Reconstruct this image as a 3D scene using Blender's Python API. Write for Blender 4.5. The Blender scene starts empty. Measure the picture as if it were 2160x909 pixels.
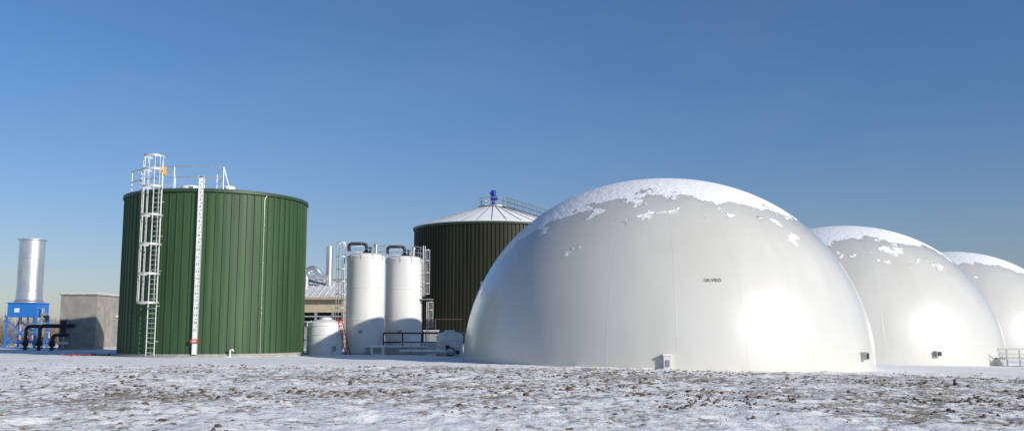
import bpy, math, random
import numpy as np
from mathutils import Vector, Matrix
random.seed(7); rng=np.random.RandomState(5)
R=math.radians; pi=math.pi
sc=bpy.context.scene
sc.view_settings.view_transform='Standard'; sc.view_settings.look='None'; sc.view_settings.exposure=0

# ---------------------------------------------------------------- noise / terrain
TAB=rng.rand(256,256)
def vnoise(x,y):
    x=np.asarray(x,float); y=np.asarray(y,float)
    xi=np.floor(x).astype(int); yi=np.floor(y).astype(int)
    fx=x-xi; fy=y-yi; fx=fx*fx*(3-2*fx); fy=fy*fy*(3-2*fy)
    a=TAB[xi&255,yi&255]; b=TAB[(xi+1)&255,yi&255]; c=TAB[xi&255,(yi+1)&255]; d=TAB[(xi+1)&255,(yi+1)&255]
    return (a*(1-fx)+b*fx)*(1-fy)+(c*(1-fx)+d*fx)*fy
def fbm(x,y,o=4):
    s=0;a=.5;t=0
    for i in range(o):
        s=s+a*vnoise(x*2**i+17.3*i,y*2**i+9.1*i); t+=a; a*=.5
    return s/t
def sstep(t):
    t=np.clip(t,0,1); return t*t*(3-2*t)
def tbase(x,y):
    return -0.9*sstep((np.asarray(x,float)+3)/48.0)
def field(x,y):
    return sstep((np.asarray(y)-4)/6.)*(1-sstep((np.asarray(y)-(43+0.02*np.asarray(x)))/8.))
def tz(x,y):
    x=np.asarray(x,float); y=np.asarray(y,float)
    f=field(x,y)
    z=tbase(x,y)
    z=z+f*((fbm(x*.35,y*.35)-.5)*.14+(fbm(x*1.6+40,y*2.0+11)-.5)*.13+(fbm(x*3.1+4,y*3.3+51,2)-.5)*.09)
    z=z+(1-f)*(fbm(x*.3+7,y*.3)-.5)*.12*(1-sstep((y-150)/200))
    return z
def tz1(x,y): return float(tz(np.array([x]),np.array([y]))[0])

# ---------------------------------------------------------------- materials
def mat(name,col,rough=.6,metal=0,var=.12,scale=3.,bump=0.,bscale=20.,stretch=(1,1,1),coat=0,spec=.5):
    m=bpy.data.materials.new(name); m.use_nodes=True; nt=m.node_tree; N=nt.nodes; L=nt.links
    p=N['Principled BSDF']
    tc=N.new('ShaderNodeTexCoord'); mp=N.new('ShaderNodeMapping'); mp.inputs['Scale'].default_value=stretch
    L.new(tc.outputs['Object'],mp.inputs[0])
    n=N.new('ShaderNodeTexNoise'); n.inputs['Scale'].default_value=scale; n.inputs['Detail'].default_value=6
    L.new(mp.outputs[0],n.inputs['Vector'])
    r=N.new('ShaderNodeValToRGB'); r.color_ramp.elements[0].position=.3; r.color_ramp.elements[1].position=.7
    c=Vector(col[:3])
    r.color_ramp.elements[0].color=(*[max(0,v*(1-var)) for v in c],1); r.color_ramp.elements[1].color=(*[min(1,v*(1+var)) for v in c],1)
    L.new(n.outputs['Fac'],r.inputs[0]); L.new(r.outputs[0],p.inputs['Base Color'])
    p.inputs['Roughness'].default_value=rough; p.inputs['Metallic'].default_value=metal
    p.inputs['Coat Weight'].default_value=coat; p.inputs['Specular IOR Level'].default_value=spec
    if bump:
        b=N.new('ShaderNodeBump'); b.inputs['Strength'].default_value=bump; b.inputs['Distance'].default_value=.05
        n2=N.new('ShaderNodeTexNoise'); n2.inputs['Scale'].default_value=bscale; n2.inputs['Detail'].default_value=4
        L.new(tc.outputs['Object'],n2.inputs['Vector']); L.new(n2.outputs['Fac'],b.inputs['Height']); L.new(b.outputs[0],p.inputs['Normal'])
    return m
M={}
M['green']=mat('green_painted_steel',(.034,.078,.030),.55,0,.30,1.0,0,stretch=(2.2,2.2,.12),spec=.4)
M['greend']=mat('green_trim',(.03,.065,.032),.5)
M['olive']=mat('dark_olive_cladding',(.024,.025,.010),.55,0,.3,1.2,0,stretch=(3,3,.1),spec=.35)
M['galv']=mat('galvanised_steel',(.48,.49,.49),.42,.55,.15,6)
M['alu']=mat('ladder_aluminium',(.50,.51,.50),.45,.25,.15,6)
M['silver']=mat('brushed_stainless',(.66,.67,.68),.35,.8,.16,1.5,.15,4,stretch=(1,1,.4))
M['white']=mat('white_fibreglass',(.70,.69,.655),.45,0,.07,1.2,0,stretch=(1,1,.35))
M['whitep']=mat('white_paint',(.72,.72,.70),.5,0,.04,5)
M['black']=mat('black_pipe',(.018,.018,.02),.4,0,.3,5)
M['rust']=mat('brown_pipe',(.06,.03,.022),.6,0,.3,5)
M['blue']=mat('blue_paint',(.02,.17,.52),.45,0,.15,4)
M['blued']=mat('blue_motor_paint',(.01,.03,.28),.4,0,.15,4)
M['conc']=mat('concrete',(.36,.35,.32),.9,0,.2,2.5,.3,18)
M['shed']=mat('shed_panel',(.29,.275,.235),.85,0,.2,1.4,.2,14)
M['tan']=mat('tan_siding',(.42,.36,.25),.7,0,.12,2)
M['dark']=mat('opening_shade',(.02,.021,.022),.7,0,.3,3)  # near-black colour stands in for the shade inside openings
M['grey']=mat('grey_equipment',(.25,.26,.27),.5,0,.2,3)
M['red']=mat('red_paint',(.50,.04,.025),.5,0,.15,5)
M['orange']=mat('orange_plastic',(.62,.07,.04),.6,0,.25,8)
M['amber']=mat('amber_plastic',(.85,.42,.02),.5,0,.1,8)
M['ink']=mat('black_lettering',(.02,.02,.02),.6,0,.1,8)
M['snow']=mat('snow',(.84,.85,.86),.85,0,.04,3,.4,9)
M['roofm']=mat('frosted_metal_roof',(.66,.66,.66),.55,.1,.16,1.2,.1,10)
M['clod']=mat('soil_clods',(.13,.09,.06),.95,0,.45,2.5)
M['straw']=mat('dry_stubble',(.36,.27,.15),.9,0,.3,3)
M['brush']=mat('bare_brush',(.13,.09,.065),.95,0,.35,.6)
M['trees']=mat('hazy_bare_trees',(.20,.17,.155),.95,0,.25,.08)  # distance haze is put into this lightened tree colour

# ---------------------------------------------------------------- builder
class Ob:
    def __init__(s,name,loc=(0,0,0),rz=0):
        s.e=bpy.data.objects.new(name,None); sc.collection.objects.link(s.e)
        s.e.location=loc; s.e.rotation_euler=(0,0,rz); s.e.empty_display_size=.5; s.p={}
    def add(s,part,m,v,f,smooth=False):
        d=s.p.setdefault(part,dict(m=m,v=[],f=[],s=[])); o=len(d['v'])
        d['v']+= [tuple(q) for q in v]; d['f']+=[tuple(i+o for i in q) for q in f]; d['s']+=[smooth]*len(f)
    def box(s,part,m,c,size,rz=0,rx=0,ry=0):
        a,b,h=[q/2 for q in size]
        Mx=Matrix.Rotation(rz,3,'Z')@Matrix.Rotation(ry,3,'Y')@Matrix.Rotation(rx,3,'X'); c=Vector(c)
        v=[c+Mx@Vector((x*a,y*b,z*h)) for z in(-1,1) for y in(-1,1) for x in(-1,1)]
        s.add(part,m,v,[(0,2,3,1),(4,5,7,6),(0,1,5,4),(2,6,7,3),(0,4,6,2),(1,3,7,5)])
    def tube(s,part,m,pts,r,n=8,closed=False):
        P=[Vector(p) for p in pts]; k=len(P); v=[];f=[]
        T=[]
        for i in range(k):
            if closed: t=P[(i+1)%k]-P[i-1]
            else: t=P[min(i+1,k-1)]-P[max(i-1,0)]
            T.append(t.normalized())
        up=Vector((0,0,1)) if abs(T[0].z)<.9 else Vector((1,0,0))
        u=T[0].cross(up).normalized()
        for i in range(k):
            u=(u-T[i]*u.dot(T[i])).normalized(); w=T[i].cross(u)
            for j in range(n):
                a=2*pi*j/n; v.append(P[i]+(u*math.cos(a)+w*math.sin(a))*r)
        for i in range(k if closed else k-1):
            i2=(i+1)%k
            for j in range(n): f.append((i*n+j,i*n+(j+1)%n,i2*n+(j+1)%n,i2*n+j))
        if not closed:
            f.append(tuple(range(n))[::-1]); f.append(tuple((k-1)*n+j for j in range(n)))
        s.add(part,m,v,f,n>5)
    def lathe(s,part,m,prof,n=48,c=(0,0,0),a0=0,a1=2*pi,smooth=True):
        v=[];f=[];full=abs(a1-a0-2*pi)<1e-6; cnt=n if full else n+1
        for (r,z) in prof:
            for j in range(cnt):
                a=a0+(a1-a0)*j/n; v.append((c[0]+r*math.cos(a),c[1]+r*math.sin(a),c[2]+z))
        for i in range(len(prof)-1):
            for j in range(n):
                j2=(j+1)%cnt; f.append((i*cnt+j,i*cnt+j2,(i+1)*cnt+j2,(i+1)*cnt+j))
        s.add(part,m,v,f,smooth)
    def done(s):
        for k,d in s.p.items():
            me=bpy.data.meshes.new(k); me.from_pydata(d['v'],[],d['f']); me.polygons.foreach_set('use_smooth',d['s'])
            me.materials.append(d['m']); me.update()
            if any(d['s']):
                try: me.set_sharp_from_angle(angle=R(35))
                except Exception: pass
            o=bpy.data.objects.new(k,me); sc.collection.objects.link(o); o.parent=s.e
        return s.e
    def text(s,part,body,loc,size,rot,m,align='CENTER'):
        c=bpy.data.curves.new(part,'FONT'); c.body=body; c.size=size; c.align_x=align; c.align_y='CENTER'; c.extrude=.002
        c.materials.append(m); o=bpy.data.objects.new(part,c); sc.collection.objects.link(o); o.parent=s.e
        o.location=loc; o.rotation_euler=rot; return o
def pol(r,a,z): return (r*math.cos(a),r*math.sin(a),z)
def arc(r,a0,a1,z,n=16): return [pol(r,a0+(a1-a0)*i/n,z) for i in range(n+1)]
def simple(name,m,v,f,smooth=False,loc=(0,0,0)):
    me=bpy.data.meshes.new(name); me.from_pydata([tuple(q) for q in v],[],f); me.materials.append(m)
    if smooth: me.polygons.foreach_set('use_smooth',[True]*len(f))
    me.update(); o=bpy.data.objects.new(name,me); sc.collection.objects.link(o); o.location=loc; return o

# ---------------------------------------------------------------- ground
def axis(lo,hi,step,far_lo,far_hi):
    a=list(np.arange(lo,hi+1e-6,step)); s=step;x=lo; L=[]
    while x>far_lo: s*=1.18; x-=s; L.append(max(x,far_lo))
    s=step;x=hi;H=[]
    while x<far_hi: s*=1.18; x+=s; H.append(min(x,far_hi))
    return np.array(L[::-1]+a+H)
gx=axis(-36,48,.13,-4000,4000); gy=axis(11,54,.11,-600,6000)
X,Y=np.meshgrid(gx,gy); Z=tz(X.ravel(),Y.ravel())
co=np.stack([X.ravel(),Y.ravel(),Z],1)
nx,ny=len(gx),len(gy)
i=np.arange((nx-1)*(ny-1)); r_=i//(nx-1); c_=i%(nx-1); b=r_*nx+c_
F=np.stack([b,b+1,b+nx+1,b+nx],1)
me=bpy.data.meshes.new('snowy_ground'); me.vertices.add(len(co)); me.vertices.foreach_set('co',co.ravel())
me.loops.add(F.size); me.loops.foreach_set('vertex_index',F.ravel().astype(np.int32))
me.polygons.add(len(F)); me.polygons.foreach_set('loop_start',(np.arange(len(F))*4).astype(np.int32))
me.polygons.foreach_set('use_smooth',np.ones(len(F),bool)); me.update(calc_edges=True); me.validate()
ground=bpy.data.objects.new('snowy_ground',me); sc.collection.objects.link(ground)
m=bpy.data.materials.new('snow_and_soil'); m.use_nodes=True; nt=m.node_tree;N=nt.nodes;L=nt.links;p=N['Principled BSDF']
def math_(op,a,b=None,c=None):
    n=N.new('ShaderNodeMath'); n.operation=op
    for k,v in enumerate((a,b,c)):
        if v is None: continue
        if isinstance(v,(int,float)): n.inputs[k].default_value=v
        else: L.new(v,n.inputs[k])
    return n.outputs[0]
def noise_(vec,scale,detail=4,rough=.55,sc3=None,off=None):
    if sc3 is not None or off is not None:
        mp=N.new('ShaderNodeMapping'); mp.inputs['Scale'].default_value=sc3 or (1,1,1); mp.inputs['Location'].default_value=off or (0,0,0)
        L.new(vec,mp.inputs[0]); vec=mp.outputs[0]
    n=N.new('ShaderNodeTexNoise'); n.inputs['Scale'].default_value=scale; n.inputs['Detail'].default_value=detail; n.inputs['Roughness'].default_value=rough
    L.new(vec,n.inputs['Vector']); return n.outputs['Fac']
def mrange(v,a,b,c=0,d=1,smooth=True):
    n=N.new('ShaderNodeMapRange'); 
    if smooth: n.interpolation_type='SMOOTHSTEP'
    L.new(v,n.inputs[0]); 
    for k,q in zip((1,2,3,4),(a,b,c,d)): n.inputs[k].default_value=q
    return n.outputs[0]
def mixc(f,a,b):
    n=N.new('ShaderNodeMix'); n.data_type='RGBA'
    if isinstance(f,(int,float)): n.inputs[0].default_value=f
    else: L.new(f,n.inputs[0])
    for k,v in ((6,a),(7,b)):
        if isinstance(v,tuple): n.inputs[k].default_value=(*v,1)
        else: L.new(v,n.inputs[k])
    return n.outputs[2]
tc=N.new('ShaderNodeTexCoord').outputs['Object']
sx=N.new('ShaderNodeSeparateXYZ'); L.new(tc,sx.inputs[0])
near=mrange(sx.outputs[1],13,25,.3,1); farr=mrange(sx.outputs[1],38,50,1,0); leftq=mrange(sx.outputs[0],-20,-9,.5,1)
fieldm=math_('MULTIPLY',math_('MULTIPLY',near,farr),leftq)
# fine speckle dominates: separate small crumbs of soil poking through the snow
big=noise_(tc,.16,3); med=noise_(tc,1.3,4,.6,(1,1,1)); fine=noise_(tc,5,6,.75,(1,.8,1),(5,3,0))
v=math_('ADD',math_('MULTIPLY',big,.45),math_('ADD',math_('MULTIPLY',med,.45),math_('MULTIPLY',fine,1.0)))
v=math_('ADD',v,math_('MULTIPLY',fieldm,.14))
dirt=mrange(v,1.10,1.16)
dirt2=mrange(v,.98,1.12)
soilc=mixc(noise_(tc,9,4),(.15,.11,.075),(.40,.33,.25))
snowc=mixc(noise_(tc,.8,4),(.83,.825,.82),(.91,.905,.895))
half=mixc(math_('MULTIPLY',dirt2,.34),snowc,(.52,.46,.38))
trk=math_('ABSOLUTE',math_('SUBTRACT',sx.outputs[1],math_('ADD',math_('MULTIPLY',sx.outputs[0],.09),39.2)))
tr=math_('MULTIPLY',mrange(trk,.35,.9,1,0),mrange(sx.outputs[0],3,22,0,1))
tr=math_('MULTIPLY',tr,mrange(noise_(tc,2.2,5),.4,.6,.2,1))
colr=mixc(math_('MULTIPLY',dirt,.85),half,soilc); colr=mixc(math_('MULTIPLY',tr,.7),colr,(.17,.13,.09))
L.new(colr,p.inputs['Base Color']); p.inputs['Roughness'].default_value=.85; p.inputs['Specular IOR Level'].default_value=.2
bp=N.new('ShaderNodeBump'); bp.inputs['Strength'].default_value=.9; bp.inputs['Distance'].default_value=.08
h=math_('ADD',math_('MULTIPLY',noise_(tc,2.8,5,.6),.6),math_('MULTIPLY',noise_(tc,9,4,.6),.4)); h=math_('ADD',h,math_('MULTIPLY',dirt,.12))
smoothyard=mrange(sx.outputs[1],41,50,1,.3)
L.new(math_('MULTIPLY',h,smoothyard),bp.inputs['Height']); L.new(bp.outputs[0],p.inputs['Normal'])
me.materials.append(m)

# clods : one mesh
ico_v=[]; t=(1+5**.5)/2
for a in [(-1,t,0),(1,t,0),(-1,-t,0),(1,-t,0),(0,-1,t),(0,1,t),(0,-1,-t),(0,1,-t),(t,0,-1),(t,0,1),(-t,0,-1),(-t,0,1)]:
    ico_v.append(np.array(a)/math.sqrt(1+t*t))
ico_v=np.array(ico_v)
ico_f=np.array([(0,11,5),(0,5,1),(0,1,7),(0,7,10),(0,10,11),(1,5,9),(5,11,4),(11,10,2),(10,7,6),(7,1,8),(3,9,4),(3,4,2),(3,2,6),(3,6,8),(3,8,9),(4,9,5),(2,4,11),(6,2,10),(8,6,7),(9,8,1)])
def trimesh(name,V,Fc,mt):
    me=bpy.data.meshes.new(name); me.vertices.add(len(V)); me.vertices.foreach_set('co',np.asarray(V,float).ravel())
    me.loops.add(Fc.size); me.loops.foreach_set('vertex_index',Fc.ravel().astype(np.int32))
    me.polygons.add(len(Fc)); me.polygons.foreach_set('loop_start',(np.arange(len(Fc))*3).astype(np.int32))
    me.update(calc_edges=True); me.materials.append(mt); o=bpy.data.objects.new(name,me); sc.collection.objects.link(o); return o
def lumps(name,n,thr,rnd,dmul,smin,sadd,mt,flat):
    cx=rng.uniform(-34,46,n); cy=rng.uniform(11,49,n)
    den=fbm(cx*.16,cy*.2,3)*.55+fbm(cx*.9+3,cy*1.1,3)*.75
    band=sstep((cy-13)/12.)*(1-sstep((cy-38)/11.))*(.35+.65*sstep((cx+24)/14.))
    keep=(den+.15*band)>(thr+rnd*rng.rand(n)); keep&=rng.rand(n)<(.16+dmul*band)
    cx=cx[keep];cy=cy[keep];n=len(cx)
    sz=smin+sadd*rng.rand(n)**3+(rng.rand(n)>.994)*.04
    cz=tz(cx,cy)
    V=ico_v[None]*(1+.35*(rng.rand(n,12,1)-.5))*sz[:,None,None]*np.stack([rng.uniform(.8,1.9,n),rng.uniform(.7,1.5,n),rng.uniform(.5,1.1,n)*flat],1)[:,None,:]
    th=rng.rand(n)*6.28; c,s_=np.cos(th)[:,None],np.sin(th)[:,None]
    V=np.stack([V[:,:,0]*c-V[:,:,1]*s_,V[:,:,0]*s_+V[:,:,1]*c,V[:,:,2]],2)+np.stack([cx,cy,cz+sz*.2],1)[:,None,:]
    Fc=(ico_f[None]+12*np.arange(n)[:,None,None]).reshape(-1,3)
    trimesh(name,V.reshape(-1,3),Fc,mt)
lumps('soil_clods',90000,.80,.16,.6,.012,.045,M['clod'],1)
n=9000
cx=rng.uniform(-34,46,n); cy=rng.uniform(10,47,n)
keep=fbm(cx*.2+9,cy*.25,3)+.25*rng.rand(n)>.62; cx=cx[keep];cy=cy[keep];n=len(cx);cz=tz(cx,cy)
hh=rng.uniform(.03,.11,n); dx=rng.uniform(-.08,.08,n); dy=rng.uniform(-.08,.08,n); w=.006+.004*rng.rand(n); ta=rng.rand(n)*3.14
V=np.stack([np.stack([cx-w*np.cos(ta),cy-w*np.sin(ta),cz-.01],1),np.stack([cx+w*np.cos(ta),cy+w*np.sin(ta),cz-.01],1),np.stack([cx+dx,cy+dy,cz+hh],1)],1)
trimesh('dry_stubble_grass',V.reshape(-1,3),np.arange(n*3).reshape(-1,3),M['straw'])

# ---------------------------------------------------------------- domes
PW=.94; DH=10.58
def dome_mat():
    global N,L
    m=bpy.data.materials.new('dome_membrane_with_snow'); m.use_nodes=True; nt=m.node_tree;N=nt.nodes;L=nt.links;p=N['Principled BSDF']
    tc=N.new('ShaderNodeTexCoord').outputs['Object']; oi=N.new('ShaderNodeObjectInfo')
    add=N.new('ShaderNodeVectorMath'); add.operation='ADD'; L.new(tc,add.inputs[0])
    cmb=N.new('ShaderNodeCombineXYZ'); L.new(math_('MULTIPLY',oi.outputs['Random'],90.),cmb.inputs[0]); L.new(cmb.outputs[0],add.inputs[1]); q=add.outputs[0]
    s=N.new('ShaderNodeSeparateXYZ'); L.new(tc,s.inputs[0])
    hx=math_('DIVIDE',s.outputs[0],11.5); hy=math_('DIVIDE',s.outputs[1],11.5); hz=math_('DIVIDE',s.outputs[2],DH)
    d=math_('ADD',math_('ADD',math_('MULTIPLY',hx,-.05),math_('MULTIPLY',hy,.62)),hz)
    w=math_('MULTIPLY',math_('SUBTRACT',noise_(q,.22,5,.6),.5),.70)
    w2=math_('MULTIPLY',math_('SUBTRACT',noise_(q,1.1,6,.65),.5),.30)
    dd=math_('ADD',math_('ADD',d,w),w2)
    cap=mrange(dd,.45,.457)
    fl=math_('MULTIPLY',mrange(noise_(q,.55,6,.62),.60,.605),mrange(math_('ADD',d,w),.20,.30)); 
    mask=math_('MAXIMUM',cap,fl)
    ang=math_('ARCTAN2',s.outputs[1],s.outputs[0]); fr=math_('FRACT',math_('ADD',math_('MULTIPLY',ang,22/(2*pi)),.35))
    seam=math_('ABSOLUTE',math_('SUBTRACT',fr,.5)); sm=mrange(seam,.0,.006,1,0)
    dust=mrange(noise_(q,.35,5,.6,(1,1,.35)),.35,.7)
    membrane=mixc(dust,(.60,.585,.53),(.65,.635,.585))
    membrane=mixc(math_('MULTIPLY',sm,.20),membrane,(.40,.39,.36))
    fr2=math_('MULTIPLY',mrange(dd,.30,.45),mrange(noise_(q,2.4,5,.7),.42,.6)); membrane=mixc(math_('MULTIPLY',fr2,.55),membrane,(.52,.52,.52))
    L.new(mixc(mask,membrane,(.86,.87,.89)),p.inputs['Base Color'])
    L.new(mrange(mask,0,1,.34,.85),p.inputs['Roughness']); L.new(mrange(mask,0,1,.5,.15),p.inputs['Specular IOR Level'])
    L.new(mrange(mask,0,1,1,0),p.inputs['Coat Weight']); p.inputs['Coat Roughness'].default_value=.19
    b=N.new('ShaderNodeBump'); b.inputs['Strength'].default_value=1; b.inputs['Distance'].default_value=.12
    hgt=math_('ADD',mask,math_('MULTIPLY',noise_(q,3,5),math_('MULTIPLY',mask,.5)))
    hgt=math_('ADD',hgt,math_('MULTIPLY',sm,.04)); hgt=math_('ADD',hgt,math_('MULTIPLY',noise_(q,.5,1),.14))
    L.new(hgt,b.inputs['Height']); L.new(b.outputs[0],p.inputs['Normal'])
    return m
DM=dome_mat()
def dome(loc,boxes):
    o=Ob('gas_holder_dome',loc); prof=[(11.5,-.9)]
    for i in range(65):
        a=pi/2*i/64; prof.append((max(11.5*max(math.cos(a),0)**PW,.001),DH*math.sin(a)))
    o.lathe('membrane',DM,prof,256)
    for (ang,z,kind) in boxes:
        r=11.5*(1-(z/DH)**2)**(PW/2); a=R(ang)
        if kind=='hood':
            o.box('vent_box',M['whitep'],pol(r+.08,a,z),(.26,.34,.58),a); o.box('vent_louver',M['grey'],pol(r+.22,a,z-.05),(.03,.18,.3),a)
            o.box('vent_cap',M['snow'],pol(r+.10,a,z+.33),(.3,.4,.09),a); o.tube('vent_conduit',M['galv'],[pol(r+.15,a,z-.3),pol(r+.15,a,-.7)],.05)
        else:
            o.box('inlet_box',M['galv'],pol(r+.10,a,z),(.34,.38,.38),a); o.box('inlet_opening',M['dark'],pol(r+.28,a,z),(.04,.28,.27),a)
    return o
zd=[tbase(8.7,54.6)-.05,tbase(26.3,75)-.02,tbase(44.7,96)]
d1=dome((8.7,54.6,float(zd[0])),[(-98,.42,'hood'),(-40,.6,'in'),(-189,4.6,'in')])
rt=11.5*(1-(4.2/DH)**2)**(PW/2)
tx=d1.text('dome_lettering','ULVEO',pol(rt+.03,R(-86),4.2),.24,(R(90-25),0,R(4)),M['ink']); tx.data.space_character=1.15; d1.done()
d2=dome((26.3,75,float(zd[1])),[(-78,.75,'in')]); d2.done()
d3=dome((44.7,96,float(zd[2])),[]); d3.done()

# ---------------------------------------------------------------- ribbed shell helper
def ribbed(o,part,m,r,z0,z1,n,ribw,ribh):
    v=[];f=[];per=2*pi/n; k=0
    for j in range(n):
        a=j*per; w=ribw/r
        for (aa,rr) in ((a,r),(a+w*.15,r+ribh),(a+w*.85,r+ribh),(a+w,r),(a+per*.5,r+.008)):
            v.append(pol(rr,aa,z0)); v.append(pol(rr,aa,z1)); k+=1
    for j in range(k):
        a=2*j; b=2*((j+1)%k); f.append((a,b,b+1,a+1))
    o.add(part,m,v,f)

# ---------------------------------------------------------------- green storage tank
def ladder(o,part,m,base,a,z0,z1,w=.6,r=.03,step=.305):
    t=Vector((-math.sin(a),math.cos(a),0)); c=Vector(base)
    for s in(-1,1): o.tube(part,m,[c+t*s*w/2+Vector((0,0,z0)),c+t*s*w/2+Vector((0,0,z1))],r,6)
    z=z0+.2
    while z<z1: o.tube(part,m,[c-t*w/2+Vector((0,0,z)),c+t*w/2+Vector((0,0,z))],r*.75,5); z+=step
def cage(o,part,m,base,a,zs,rad,r=.03,slats=7,hoopw=.09):
    u=Vector((math.cos(a),math.sin(a),0)); t=Vector((-math.sin(a),math.cos(a),0)); c=Vector(base)+u*rad*.75
    for z in zs:
        pts=[c-u*rad*.75-t*rad*.8]+[c+u*math.cos(b)*rad+t*math.sin(b)*rad for b in np.linspace(-2.0,2.0,17)]+[c-u*rad*.75+t*rad*.8]
        v=[];f=[]
        for p_ in pts: v.append(p_+Vector((0,0,z-hoopw/2))); v.append(p_+Vector((0,0,z+hoopw/2)))
        kk=len(pts)
        for p_ in pts:
            q=c+(p_-c)*.96; v.append(q+Vector((0,0,z-hoopw/2))); v.append(q+Vector((0,0,z+hoopw/2)))
        for i in range(kk-1):
            f.append((2*i,2*i+2,2*i+3,2*i+1)); g=2*kk; f.append((g+2*i,g+2*i+1,g+2*i+3,g+2*i+2)); f.append((2*i+1,2*i+3,g+2*i+3,g+2*i+1)); f.append((2*i,g+2*i,g+2*i+2,2*i+2))
        o.add(part,m,v,f)
    for b in np.linspace(-1.9,1.9,slats):
        q=c+u*math.cos(b)*rad*.98+t*math.sin(b)*rad*.98
        o.tube(part,m,[q+Vector((0,0,zs[0])),q+Vector((0,0,zs[-1]))],r*.6,4)
A=Ob('green_storage_tank',(-20.6,65.0,0)); Ra=6.05; Ha=10.65
ribbed(A,'ribbed_wall',M['green'],Ra,.12,Ha,78,.075,.06)
A.lathe('foundation',M['conc'],[(6.35,-.6),(6.35,.10),(6.0,.12)],72)
A.lathe('rim_trim',M['greend'],[(6.13,Ha-.22),(6.19,Ha-.2),(6.19,Ha),(6.0,Ha+.03)],96)
A.lathe('roof',M['roofm'],[(6.0,Ha+.02),(3.5,Ha+.22),(.01,Ha+.45)],72)
A.lathe('roof_snow',M['snow'],[(5.95,Ha+.05),(5.3,Ha+.12),(3.3,Ha+.3),(.01,Ha+.52)],72)
al=R(-108.4)
lb=pol(Ra+.30,al,0); ladder(A,'ladder',M['alu'],lb,al,.1,12.4,.62,.04)
cage(A,'ladder_cage',M['alu'],lb,al,[3.4,5.2,7.05,8.9,10.7,11.8,12.65],.62,.032,8,.13)
for z in (1.0,3.2,5.4,7.6,9.8):
    for s in(-.31,.31):
        t=Vector((-math.sin(al),math.cos(al),0))*s
        A.tube('ladder_brackets',M['alu'],[Vector(pol(Ra,al,z))+t,Vector(pol(Ra+.3,al,z))+t],.03,5)
for zz in (Ha+.75,Ha+1.45):
    A.tube('guard_rail',M['galv'],arc(Ra-.1,R(-140),al-.08,zz,8),.035,6); A.tube('guard_rail',M['galv'],arc(Ra-.1,al+.08,R(-70),zz,10),.035,6)
for a in (-140,-127,-100,-70):
    A.tube('guard_rail',M['galv'],[pol(Ra-.1,R(a),Ha-.1),pol(Ra-.1,R(a),Ha+1.45)],.035,6)
A.tube('guard_rail',M['galv'],[pol(Ra-.1,R(-70),Ha+1.45),pol(Ra-.1,R(-66),Ha)],.035,6)
for zz in (Ha+.75,Ha+1.45):
    A.tube('guard_rail',M['galv'],[pol(Ra-.1,R(-70),zz),pol(3.2,R(-75),zz)],.03,6); A.tube('guard_rail',M['galv'],[pol(Ra-.1,R(-140),zz),pol(3.2,R(-135),zz)],.03,6)
for a in (-135,-75): A.tube('guard_rail',M['galv'],[pol(3.2,R(a),Ha),pol(3.2,R(a),Ha+1.45)],.03,6)
A.box('beacon_housing',M['amber'],pol(Ra-.1,R(-107.8),Ha+1.2),(.3,.3,.48)); A.tube('beacon_post',M['galv'],[pol(Ra-.1,R(-107.8),Ha),pol(Ra-.1,R(-107.8),Ha+1.0)],.04)
A.box('beacon_cap',M['galv'],pol(Ra-.1,R(-107.8),Ha+1.48),(.2,.2,.08))
for (a,rr,s) in ((-93,5.0,.62),(-66,5.3,.42)):
    c=pol(rr,R(a),Ha+.1); A.lathe('roof_hatch',M['white'],[(s,0),(s,.12),(s*.9,.2),(.01,.28)],24,c)
ag=R(-82.5)
A.box('gauge_board',M['whitep'],pol(Ra+.22,ag,5.75),(.05,.28,11.1),ag)
for k in range(1,22):
    z=1.7+(21-k)*.456
    A.text('gauge_number',str(k),pol(Ra+.252,ag,z),.24,(R(90),0,ag+R(90)),M['ink'])
    A.box('gauge_ticks',M['ink'],Vector(pol(Ra+.249,ag,z+.228))+Vector((-math.sin(ag),math.cos(ag),0))*.06,(.004,.14,.03),ag)
    A.box('gauge_brackets',M['galv'],pol(Ra+.1,ag,z),(.2,.05,.05),ag) if k%4==0 else None
for s in(-.17,.17):
    t=Vector((-math.sin(ag),math.cos(ag),0))*s; A.tube('gauge_wires',M['galv'],[Vector(pol(Ra+.2,ag,.15))+t,Vector(pol(Ra+.2,ag,11.5))+t],.012,4)
A.tube('gauge_pulley',M['galv'],[pol(Ra+.25,ag,11.45),pol(Ra-.8,ag,11.45),pol(Ra-.8,ag,Ha)],.05)
A.box('gauge_target',M['red'],pol(Ra+.30,ag,1.02),(.05,.48,.24),ag); A.box('gauge_target_slot',M['whitep'],pol(Ra+.33,ag,1.02),(.02,.24,.09),ag)
ac=R(-44.3)
A.tube('conduit',M['galv'],[pol(Ra+.1,ac,z) for z in np.linspace(.1,10.2,6)]+[pol(Ra+.1,ac+.03,10.5)],.014,6)
for z in (2.8,3.1,6,8.5): A.box('conduit_clips',M['galv'],pol(Ra+.08,ac,z),(.1,.08,.06),ac)
A.tube('drain_gooseneck',M['whitep'],[pol(Ra+.3,R(-63),-.1),pol(Ra+.3,R(-63),.45),pol(Ra+.34,R(-62),.5),pol(Ra+.36,R(-61),.4)],.05)
A.lathe('base_flashing',M['conc'],[(Ra+.10,.10),(Ra+.10,.2),(Ra,.22)],78)
A.done()

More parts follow.
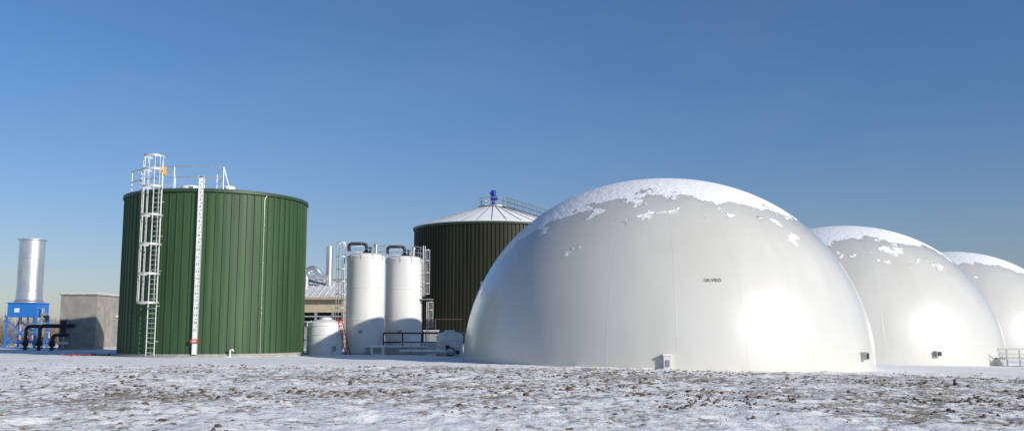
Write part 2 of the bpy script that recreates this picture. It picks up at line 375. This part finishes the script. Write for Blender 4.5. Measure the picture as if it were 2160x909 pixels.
# ---------------------------------------------------------------- dark green digester with cone roof
B=Ob('green_digester_tank',(-2.1,105,0)); Rb=8.8
ribbed(B,'corrugated_wall',M['olive'],Rb,0,12.9,132,.20,.10)
B.lathe('foundation',M['conc'],[(9.1,-1),(9.1,.3),(8.8,.3)],72)
B.lathe('eave_trim',M['greend'],[(8.95,12.7),(9.0,12.75),(9.0,13.0),(8.85,13.02)],96)
B.lathe('cone_roof',M['snow'],[(9.05,12.95),(9.05,13.02),(1.5,15.45),(1.5,15.6),(.01,15.75)],72)
for j in range(36):
    a=2*pi*j/36; B.tube('roof_seams',M['grey'],[pol(9.02,a,13.03),pol(1.5,a,15.48)],.05,4)
for zz in (16.0,16.45): B.tube('platform_rail',M['galv'],[pol(1.7,2*pi*k/20,zz) for k in range(20)],.035,5,True)
for k in range(10): B.tube('platform_rail',M['galv'],[pol(1.7,2*pi*k/10,15.3),pol(1.7,2*pi*k/10,16.45)],.035,5)
B.lathe('platform_deck',M['galv'],[(1.75,15.5),(1.75,15.6),(.01,15.62)],24)
sa=R(-38)
for s in(-.4,.4):
    t=Vector((-math.sin(sa),math.cos(sa),0))*s
    for h in (.05,.55,1.0):
        B.tube('roof_stair',M['galv'],[Vector(pol(1.7,sa,15.5+h))+t,Vector(pol(8.9,sa,13.1+h))+t],.035,5)
    for k in range(8):
        rr=1.7+7.2*k/7; z=15.5-2.4*k/7; B.tube('roof_stair',M['galv'],[Vector(pol(rr,sa,z))+t,Vector(pol(rr,sa,z+1.0))+t],.03,5)
B.lathe('mixer_motor',M['blued'],[(.35,15.7),(.35,15.9),(.2,15.95),(.2,16.3),(.34,16.32),(.36,16.8),(.22,16.85),(.26,16.9),(.28,17.35),(.2,17.45),(.01,17.5)],20)
B.box('mixer_gearbox',M['blued'],(.2,-.1,16.55),(.7,.5,.42))
B.box('mixer_terminal_box',M['blued'],(-.3,-.15,17.1),(.25,.25,.3))
B.done()

# ---------------------------------------------------------------- white process tanks
def wtank(loc,side):
    o=Ob('white_process_tank',loc); r=1.37;H=6.98
    o.lathe('shell',M['white'],[(r,-.2),(r,H)],64)
    o.lathe('top_head',M['white'],[(r,H),(r*.96,H+.1),(r*.82,H+.2),(r*.6,H+.27),(.01,H+.34)],64)
    for z in (2.45,4.75,H-.05): o.lathe('joint_band',M['white'],[(r,z-.03),(r+.018,z-.02),(r+.018,z+.02),(r,z+.03)],64)
    o.lathe('base_flange',M['conc'],[(r+.35,-.4),(r+.35,.08),(r,.1)],48)
    pts=[(0,0,H+.3),(0,0,H+.75)]+[(-.25+.25*math.cos(b),0,H+.75+.25*math.sin(b)) for b in np.linspace(.3,pi/2,5)]+[(-1.05-.25*math.sin(b),0,H+.75+.25*math.cos(b)) for b in np.linspace(0,pi/2,5)]+[(-1.3,0,H+.45)]
    o.tube('black_pipe',M['black'],pts,.12,10)
    o.lathe('pipe_flange',M['black'],[(.01,H+.34),(.24,H+.34),(.24,H+.44),(.13,H+.44)],16)
    o.lathe('roof_nozzle',M['black'],[(.08,0),(.08,.45),(.15,.45),(.15,.52),(.01,.52)],12,(.35,-.4,H+.18))
    o.lathe('roof_vent',M['silver'],[(.1,0),(.1,.65),(.16,.67),(.16,.8),(.01,.9)],12,(.65,.3,H+.15))
    for zz in (H+.48,H+.92): o.tube('top_rail',M['galv'],[pol(r+.02,2*pi*k/28,zz) for k in range(28)],.018,5,True)
    for k in range(10): o.tube('top_rail',M['galv'],[pol(r+.02,2*pi*k/10+.2,H-.25),pol(r+.02,2*pi*k/10+.2,H+.92)],.018,5)
    a=R(-165) if side<0 else R(-12)
    b=pol(r+.2,a,0)
    ladder(o,'side_ladder',M['galv'],b,a,.3 if side<0 else 4.2,H+1.05,.45,.025)
    if side<0: cage(o,'ladder_cage',M['galv'],b,a,[2.3,3.3,4.3,5.2,6.1,7.0,8.0],.33,.025,6,.05)
    else:
        cage(o,'ladder_cage',M['galv'],b,a,[4.4,5.2,6.0,6.9,7.7],.25,.025,5,.05)
        b2=pol(r+.5,a,0); ladder(o,'side_ladder',M['galv'],b2,a,.5,3.8,.45,.025); cage(o,'ladder_cage',M['galv'],b2,a,[1.9,2.6,3.2,3.8],.25,.025,5,.05)
        o.box('ladder_landing',M['galv'],pol(r+.4,a,4.0),(.85,.75,.06),a)
    o.box('nameplate',M['grey'],pol(r+.02,R(-95),1.6),(.02,.28,.18),R(-95))
    o.done()
wtank((-10.65,68.2,0),-1); wtank((-8.15,70.7,0),1)

S=Ob('small_white_tank',(-13.15,66.3,0))
S.lathe('shell',M['white'],[(1.22,-.2),(1.22,2.05),(1.14,2.22),(.85,2.36),(.42,2.46),(.4,2.58),(.01,2.62)],56)
for z in (.7,1.4,2.0): S.lathe('mould_rib',M['white'],[(1.22,z-.03),(1.245,z-.02),(1.245,z+.02),(1.22,z+.03)],56)
S.lathe('outlet',M['grey'],[(.1,.3),(.1,.6),(.01,.6)],10,(.9,-1.1,0)); S.tube('fill_pipe',M['whitep'],[pol(1.3,R(-150),0),pol(1.3,R(-150),2.2),pol(1.0,R(-150),2.35)],.03)
S.done()
l=Ob('red_step_ladder',(-11.45,65.6,0))
top=Vector((-.62,.3,2.5)); bot=Vector((.12,-.3,0)); t=Vector((.2,.2,0))
for s in(-.7,.7): l.tube('rails',M['red'],[bot+t*s,top+t*s*.8],.035,5)
for k in range(8):
    q=bot.lerp(top,(k+.5)/8); l.tube('rungs',M['red'],[q-t*.68,q+t*.68],.022,5)
l.tube('rear_legs',M['red'],[top,Vector((-.5,.8,0))],.025,5); l.done()

# ---------------------------------------------------------------- process building
P=Ob('process_building',(-23,88,0))
P.box('upper_wall',M['tan'],(0,.2,4.05),(15,.3,1.35)); P.box('recess_wall',M['dark'],(0,1.6,1.7),(14.8,.2,3.5))  # recess wall painted near-black for the shaded interior under the eave
P.box('side_wall',M['tan'],(7.35,6.2,2.35),(.3,11.5,4.7)); P.box('side_wall',M['tan'],(-7.35,6.2,2.35),(.3,11.5,4.7)); P.box('back_wall',M['tan'],(0,12.1,2.35),(15,.3,4.7))
for x in (-7.2,-4.8,-2.4,0,2.4,4.6,6.2,7.2): P.box('columns',M['grey'],(x,.2,1.65),(.22,.25,3.4))
for x,m_,w,h in ((3.4,'grey',1.0,2.2),(4.4,'tan',.7,1.5),(5.5,'conc',.9,2.3),(1.,'grey',1.,2.),(6.6,'whitep',.5,1.2)): P.box('equipment_'+m_,M[m_],(x,.9,h/2),(w,.6,h))
for z in (1.2,2.5,3.0): P.tube('wall_pipes',M['galv'],[(-7,.0,z),(7,0,z)],.07)
P.add('roof',M['roofm'],[(-7.9,-.6,4.75),(7.9,-.6,4.75),(7.9,6.2,6.75),(-7.9,6.2,6.75),(-7.9,13,4.75),(7.9,13,4.75)],[(0,1,2,3),(3,2,5,4)])
P.box('fascia',M['tan'],(0,-.62,4.68),(15.8,.06,.22)); P.add('gable',M['tan'],[(7.4,.1,4.7),(7.4,12.2,4.7),(7.4,6.2,6.6)],[(0,1,2)])
for k in range(27):
    x=-7.8+15.6*k/26; P.tube('roof_ribs',M['roofm'],[(x,-.6,4.79),(x,6.2,6.79)],.035,4)
P.box('ridge_cap',M['grey'],(0,6.2,6.8),(15.9,.5,.07)); P.done()
E=Ob('exhaust_stack',(-18.0,92,6.2))
E.lathe('stack',M['silver'],[(.45,-.8),(.45,-.2),(.33,-.1),(.33,2.5),(.37,2.5),(.37,2.6),(.33,2.6),(.33,3.6),(.36,3.62),(.36,3.7),(.3,3.7),(.3,3.2)],28); E.done()
def duct(x):
    o=Ob('exhaust_duct',(x,91,6.0)); pts=[(-.75,0,-.8),(-.75,0,.9)]+[(-.75+.65-.65*math.cos(b),0,.9+.75*math.sin(b)) for b in np.linspace(.2,pi-.6,12)]+[(.85,0,.9),(1.35,0,.75)]
    o.tube('duct',M['silver'],pts,.30,14)
    for q in (.0,.6): o.lathe('duct_flange',M['silver'],[(.30,q),(.37,q),(.37,q+.08),(.3,q+.08)],20,(-.75,0,0))
    o.done()
duct(-19.3); duct(-20.5)

# ---------------------------------------------------------------- clutter near dome
fr=Ob('pipe_railing',(0,0,0))
for z in (.85,1.5): fr.tube('rails',M['rust'],[(-9.2,67.6,z),(-5.0,66.4,z)],.055)
for x in (-9.2,-7.8,-6.4,-5.0): fr.tube('posts',M['rust'],[(x,67.6-(x+9.2)*.286,-.1),(x,67.6-(x+9.2)*.286,1.55)],.055)
fr.done()
w=Ob('concrete_containment_wall',(0,0,0)); w.box('wall',M['conc'],(-8.1,66.4,.2),(4.3,.25,.65),-.05); w.box('snow_cap',M['snow'],(-8.1,66.4,.57),(4.3,.32,.1),-.05); w.done()
w=Ob('covered_walkway',(-5.7,63.8,0),-.55)
w.box('deck',M['conc'],(0,0,.2),(3.9,1.2,.16)); w.box('snow_layer',M['snow'],(0,0,.33),(3.9,1.2,.1))
for x in (-1.9,-.95,0,.95,1.9): w.tube('rail',M['galv'],[(x,-.62,-.2),(x,-.62,.85)],.025)
w.tube('rail',M['galv'],[(-1.9,-.62,.85),(1.9,-.62,.85)],.025); w.tube('rail',M['galv'],[(-1.9,-.62,.6),(1.9,-.62,.6)],.02); w.done()
w=Ob('white_poly_tank',(-4.2,63.6,0)); 
w.lathe('shell',M['white'],[(.88,-.1),(.9,.0),(.9,.42),(.86,.47),(.9,.52),(.9,.95),(.86,1.0),(.9,1.05),(.9,1.3),(.78,1.5),(.35,1.6),(.32,1.7),(.01,1.72)],40)
w.tube('hose',M['black'],[(.1+.3*math.cos(b),-1.1,.3+.26*math.sin(b)) for b in np.linspace(0,6,16)],.04); w.box('label',M['ink'],(-.1,-.91,.62),(.3,.02,.2)); w.box('valve',M['black'],(.6,-.95,.25),(.25,.3,.25)); w.done()
w=Ob('utility_cabinet',(-9.3,65.4,0)); w.box('body',M['whitep'],(0,0,.3),(.9,.5,.6)); w.box('lid',M['snow'],(0,0,.64),(1,.6,.08)); w.box('door',M['grey'],(0,-.26,.3),(.6,.02,.42)); w.done()
w=Ob('utility_cabinet',(-6.3,73.5,0)); w.box('body',M['grey'],(0,0,.8),(1.1,.6,1.7)); w.box('door',M['galv'],(0,-.32,.8),(.8,.03,1.3)); w.box('lid',M['snow'],(0,0,1.68),(1.2,.7,.06)); w.done()
w=Ob('black_pipework',(-6.1,78,0)); w.tube('run',M['black'],[(-.6,0,0),(-.6,0,1.2),(-.3,0,1.5),(4,0,1.5)],.16,10); w.tube('riser',M['black'],[(1.2,0,-.2),(1.2,0,1.5)],.14,10); w.tube('branch',M['rust'],[(-.2,-.6,0),(-.2,-.6,2.6),(2,-.6,2.6)],.07); w.done()

w=Ob('metal_platform',(34.6,66,float(tbase(34.6,66))))
w.box('deck',M['galv'],(1.2,0,.55),(3.6,1.6,.1))
for x in (-.5,.4,1.3,2.2,3.0):
    for y in(-.8,.8): w.tube('rail',M['galv'],[(x,y,-.3),(x,y,1.2)],.035)
for z in (.85,1.2):
    for y in(-.8,.8): w.tube('rail',M['galv'],[(-.5,y,z),(3,y,z)],.035)
w.done()

# ---------------------------------------------------------------- flare stack on the left
fs=Ob('flare_stack',(-48.9,95,0))
fs.lathe('silver_stack',M['silver'],[(1.42,4.45),(1.42,4.55),(1.25,4.75),(1.2,5.6),(1.2,7.4),(1.22,7.42),(1.22,7.5),(1.2,7.52),(1.2,10.5),(1.2,10.78),(1.38,10.8),(1.38,10.88),(1.12,10.88),(1.12,9.5)],48)
for z in (5.6,8.9): fs.lathe('stack_band',M['silver'],[(1.2,z),(1.24,z+.02),(1.24,z+.08),(1.2,z+.1)],48)
fs.box('blue_burner_box',M['blue'],(0,0,3.72),(2.9,2.5,1.4)); fs.box('box_lip',M['blue'],(0,0,4.43),(3.1,2.7,.08)); fs.box('box_plate',M['whitep'],(-.5,-1.27,3.7),(.5,.02,.4))
for x in(-1.45,1.45):
    for y in(-1.25,1.25): fs.box('legs',M['blue'],(x,y,1.4),(.2,.2,3.5))
for y in(-1.25,1.25):
    fs.tube('bracing',M['blue'],[(-1.4,y,.3),(1.4,y,2.7)],.06,6); fs.tube('bracing',M['blue'],[(-1.4,y,2.7),(1.4,y,.3)],.06,6); fs.tube('bracing',M['blue'],[(-1.4,y,.6),(1.4,y,.6)],.07,6)
for x in(-1.45,1.45): fs.tube('bracing',M['blue'],[(x,-1.2,.3),(x,1.2,2.7)],.06,6)
for x in (-.7,0,.6): fs.tube('burner_pipes',M['galv'],[(x,0,3.0),(x,0,.8)],.12,8)
fs.tube('gas_manifold',M['galv'],[(-1,-.3,1.5),(2.4,-.3,1.5),(2.4,-.3,.2)],.1,8)
for z in (2.3,2.8,3.3): fs.box('instruments',M['grey'],(2.0,-.9,z),(.4,.35,.3))
fs.tube('instrument_post',M['grey'],[(2.0,-.8,0),(2.0,-.8,4.0)],.06); fs.box('control_panel',M['black'],(2.35,-.9,2.9),(.35,.25,.6)); fs.tube('gas_pipe',M['silver'],[(1.2,-.9,3.9),(1.9,-.9,3.9),(1.9,-.9,2.2)],.1)
fs.done()
def manifold(x,y,x2,z):
    o=Ob('black_gas_pipe',(x,y,0)); L_=x2-x
    o.tube('pipe',M['black'],[(0,0,-.2),(0,0,z-.35)]+[(.35-.35*math.cos(b),0,z-.35+.35*math.sin(b)) for b in np.linspace(0.2,pi/2,5)]+[(L_,0,z)],.15,10)
    for zz,rr in ((.15,.32),(.35,.26),(.75,.26),(.95,.32)): o.lathe('flanges',M['black'],[(.01,zz),(rr,zz),(rr,zz+.1),(.01,zz+.1)],16)
    o.lathe('valve_body',M['black'],[(.2,.4),(.28,.55),(.2,.75)],14); o.tube('valve_handle',M['black'],[(-.2,-.4,.6),(.2,-.4,.6)],.04); o.tube('valve_handle',M['black'],[(0,-.4,.6),(0,0,.6)],.04); o.done()
manifold(-42.3,82,-38.2,2.05); manifold(-40.6,81,-37.6,2.1); manifold(-39.0,80,-37.6,1.3)

# ---------------------------------------------------------------- utility shed
H=Ob('utility_shed',(-36.7,83,-.1))
H.box('walls',M['shed'],(-1.6,2.6,2.4),(3.2,5.2,5.0)); H.box('roof_slab',M['conc'],(-1.6,2.6,4.97),(3.45,5.45,.14)); H.box('roof_snow',M['snow'],(-1.6,2.6,5.06),(3.3,5.3,.05)); H.box('base_strip',M['conc'],(-1.6,2.6,.15),(3.3,5.3,.3))
H.box('electric_box',M['grey'],(-2.7,-.15,2.1),(.7,.28,1.4)); H.box('electric_box_door',M['rust'],(-2.7,-.3,2.1),(.5,.02,1.1)); H.tube('conduit',M['galv'],[(-2.7,-.12,0),(-2.7,-.12,1.4)],.05)
for y in (1.73,3.47): H.box('panel_joint',M['grey'],(.004,y,2.4),(.012,.04,4.8))
H.box('door',M['grey'],(.012,4.3,1.2),(.03,1.,2.2)); H.box('wall_lamp',M['whitep'],(.1,4.3,3.1),(.2,.25,.2)); H.tube('vent_pipe',M['whitep'],[(-3.1,-.3,.7),(-2.2,-.3,.7)],.12)
H.done()

v=[];f=[];nn=46
for k in range(nn):
    x=-30.0+4.6*k/(nn-1); y0=62.6+.4*math.sin(k*.6)+rng.rand()*.2; zz=tz1(x,y0)+.02+.05*rng.rand()
    for q in range(4):
        v.append((x,y0+q*.25,zz+.07*math.sin(k*1.1+q*1.9)+.02*q*.6))
for k in range(nn-1):
    for q in range(3):
        if (k*3+q)%4!=2 and rng.rand()>.35: a=k*4+q; f.append((a,a+4,a+5,a+1))
simple('fallen_snow_fence',M['orange'],v,f)
w=Ob('wooden_stake',(16.15,34.6,tz1(16.15,34.6))); w.box('stake',M['rust'],(0,0,.10),(.07,.07,.26),.3,.1); w.box('cap',M['rust'],(.04,0,.05),(.12,.09,.09),.6); w.done()

# ---------------------------------------------------------------- distant trees and brush
def thicket(name,x0,x1,y0,y1,n,h0,h1,w,mt,amp=1.):
    x=rng.uniform(x0,x1,n); y=rng.uniform(y0,y1,n); g=.45+.9*fbm(x*.035+3,y*.01,3)*amp
    base=tbase(x,y); V=[];hh=rng.uniform(h0,h1,n)*g
    zc=base+hh*rng.rand(n)*.75; a=rng.uniform(-.5,.5,n); ln=hh*rng.uniform(.15,.4,n)
    ww=w*rng.uniform(.5,1.3,n)
    p0=np.stack([x-ww,y,zc],1); p1=np.stack([x+ww,y+.1,zc],1); p2=np.stack([x+a*ln,y,zc+ln],1)
    V=np.stack([p0,p1,p2],1); trimesh(name,V.reshape(-1,3),np.arange(n*3).reshape(-1,3),mt)
thicket('distant_tree_line',-420,420,330,380,42000,3.,8.5,.22,M['trees'])
thicket('dry_brush',-110,-50,125,150,9000,1.0,2.8,.05,M['brush'])
thicket('dry_brush',-64,-50,100,108,1500,.5,1.8,.03,M['brush'])

# ---------------------------------------------------------------- light
sun_dir_az=R(-37); el=R(21.5)
d=Vector((math.cos(el)*math.cos(sun_dir_az),math.cos(el)*math.sin(sun_dir_az),math.sin(el)))
sl=bpy.data.lights.new('sun','SUN'); sl.energy=4.5; sl.angle=R(.53); sl.color=(1,.945,.86)
so=bpy.data.objects.new('sun',sl); sc.collection.objects.link(so); so.rotation_euler=d.to_track_quat('Z','Y').to_euler(); so.location=(60,-20,60)
wd=bpy.data.worlds.new('World'); sc.world=wd; wd.use_nodes=True; N=wd.node_tree.nodes; L=wd.node_tree.links
bg=N['Background']; sky=N.new('ShaderNodeTexSky'); sky.sky_type='NISHITA'; sky.sun_disc=False; sky.sun_elevation=el; sky.sun_rotation=math.atan2(d.x,d.y)
sky.altitude=200; sky.air_density=1.0; sky.dust_density=.5; sky.ozone_density=2.0
tcw=N.new('ShaderNodeTexCoord').outputs['Generated']; sp=N.new('ShaderNodeSeparateXYZ'); L.new(tcw,sp.inputs[0])
tint=mixc(mrange(sp.outputs[2],0.0,.3),(.82,.85,1.08),(.64,.92,1.24))
hazen=mrange(noise_(tcw,2.2,5,.6,(1,1,2.5)),.45,.75,0,.08)
mm=N.new('ShaderNodeMix'); mm.data_type='RGBA'; mm.blend_type='MULTIPLY'; mm.inputs[0].default_value=1; L.new(sky.outputs[0],mm.inputs[6]); L.new(tint,mm.inputs[7])
L.new(mixc(hazen,mm.outputs[2],(4.6,5.8,6.8)),bg.inputs[0]); bg.inputs[1].default_value=.085

cam=bpy.data.cameras.new('camera'); co_=bpy.data.objects.new('camera',cam); sc.collection.objects.link(co_)
co_.location=(0,0,1.65); co_.rotation_euler=(R(90+7.03),0,0); cam.lens=32.87; cam.sensor_width=36; cam.clip_end=9000; cam.clip_start=.1
sc.camera=co_
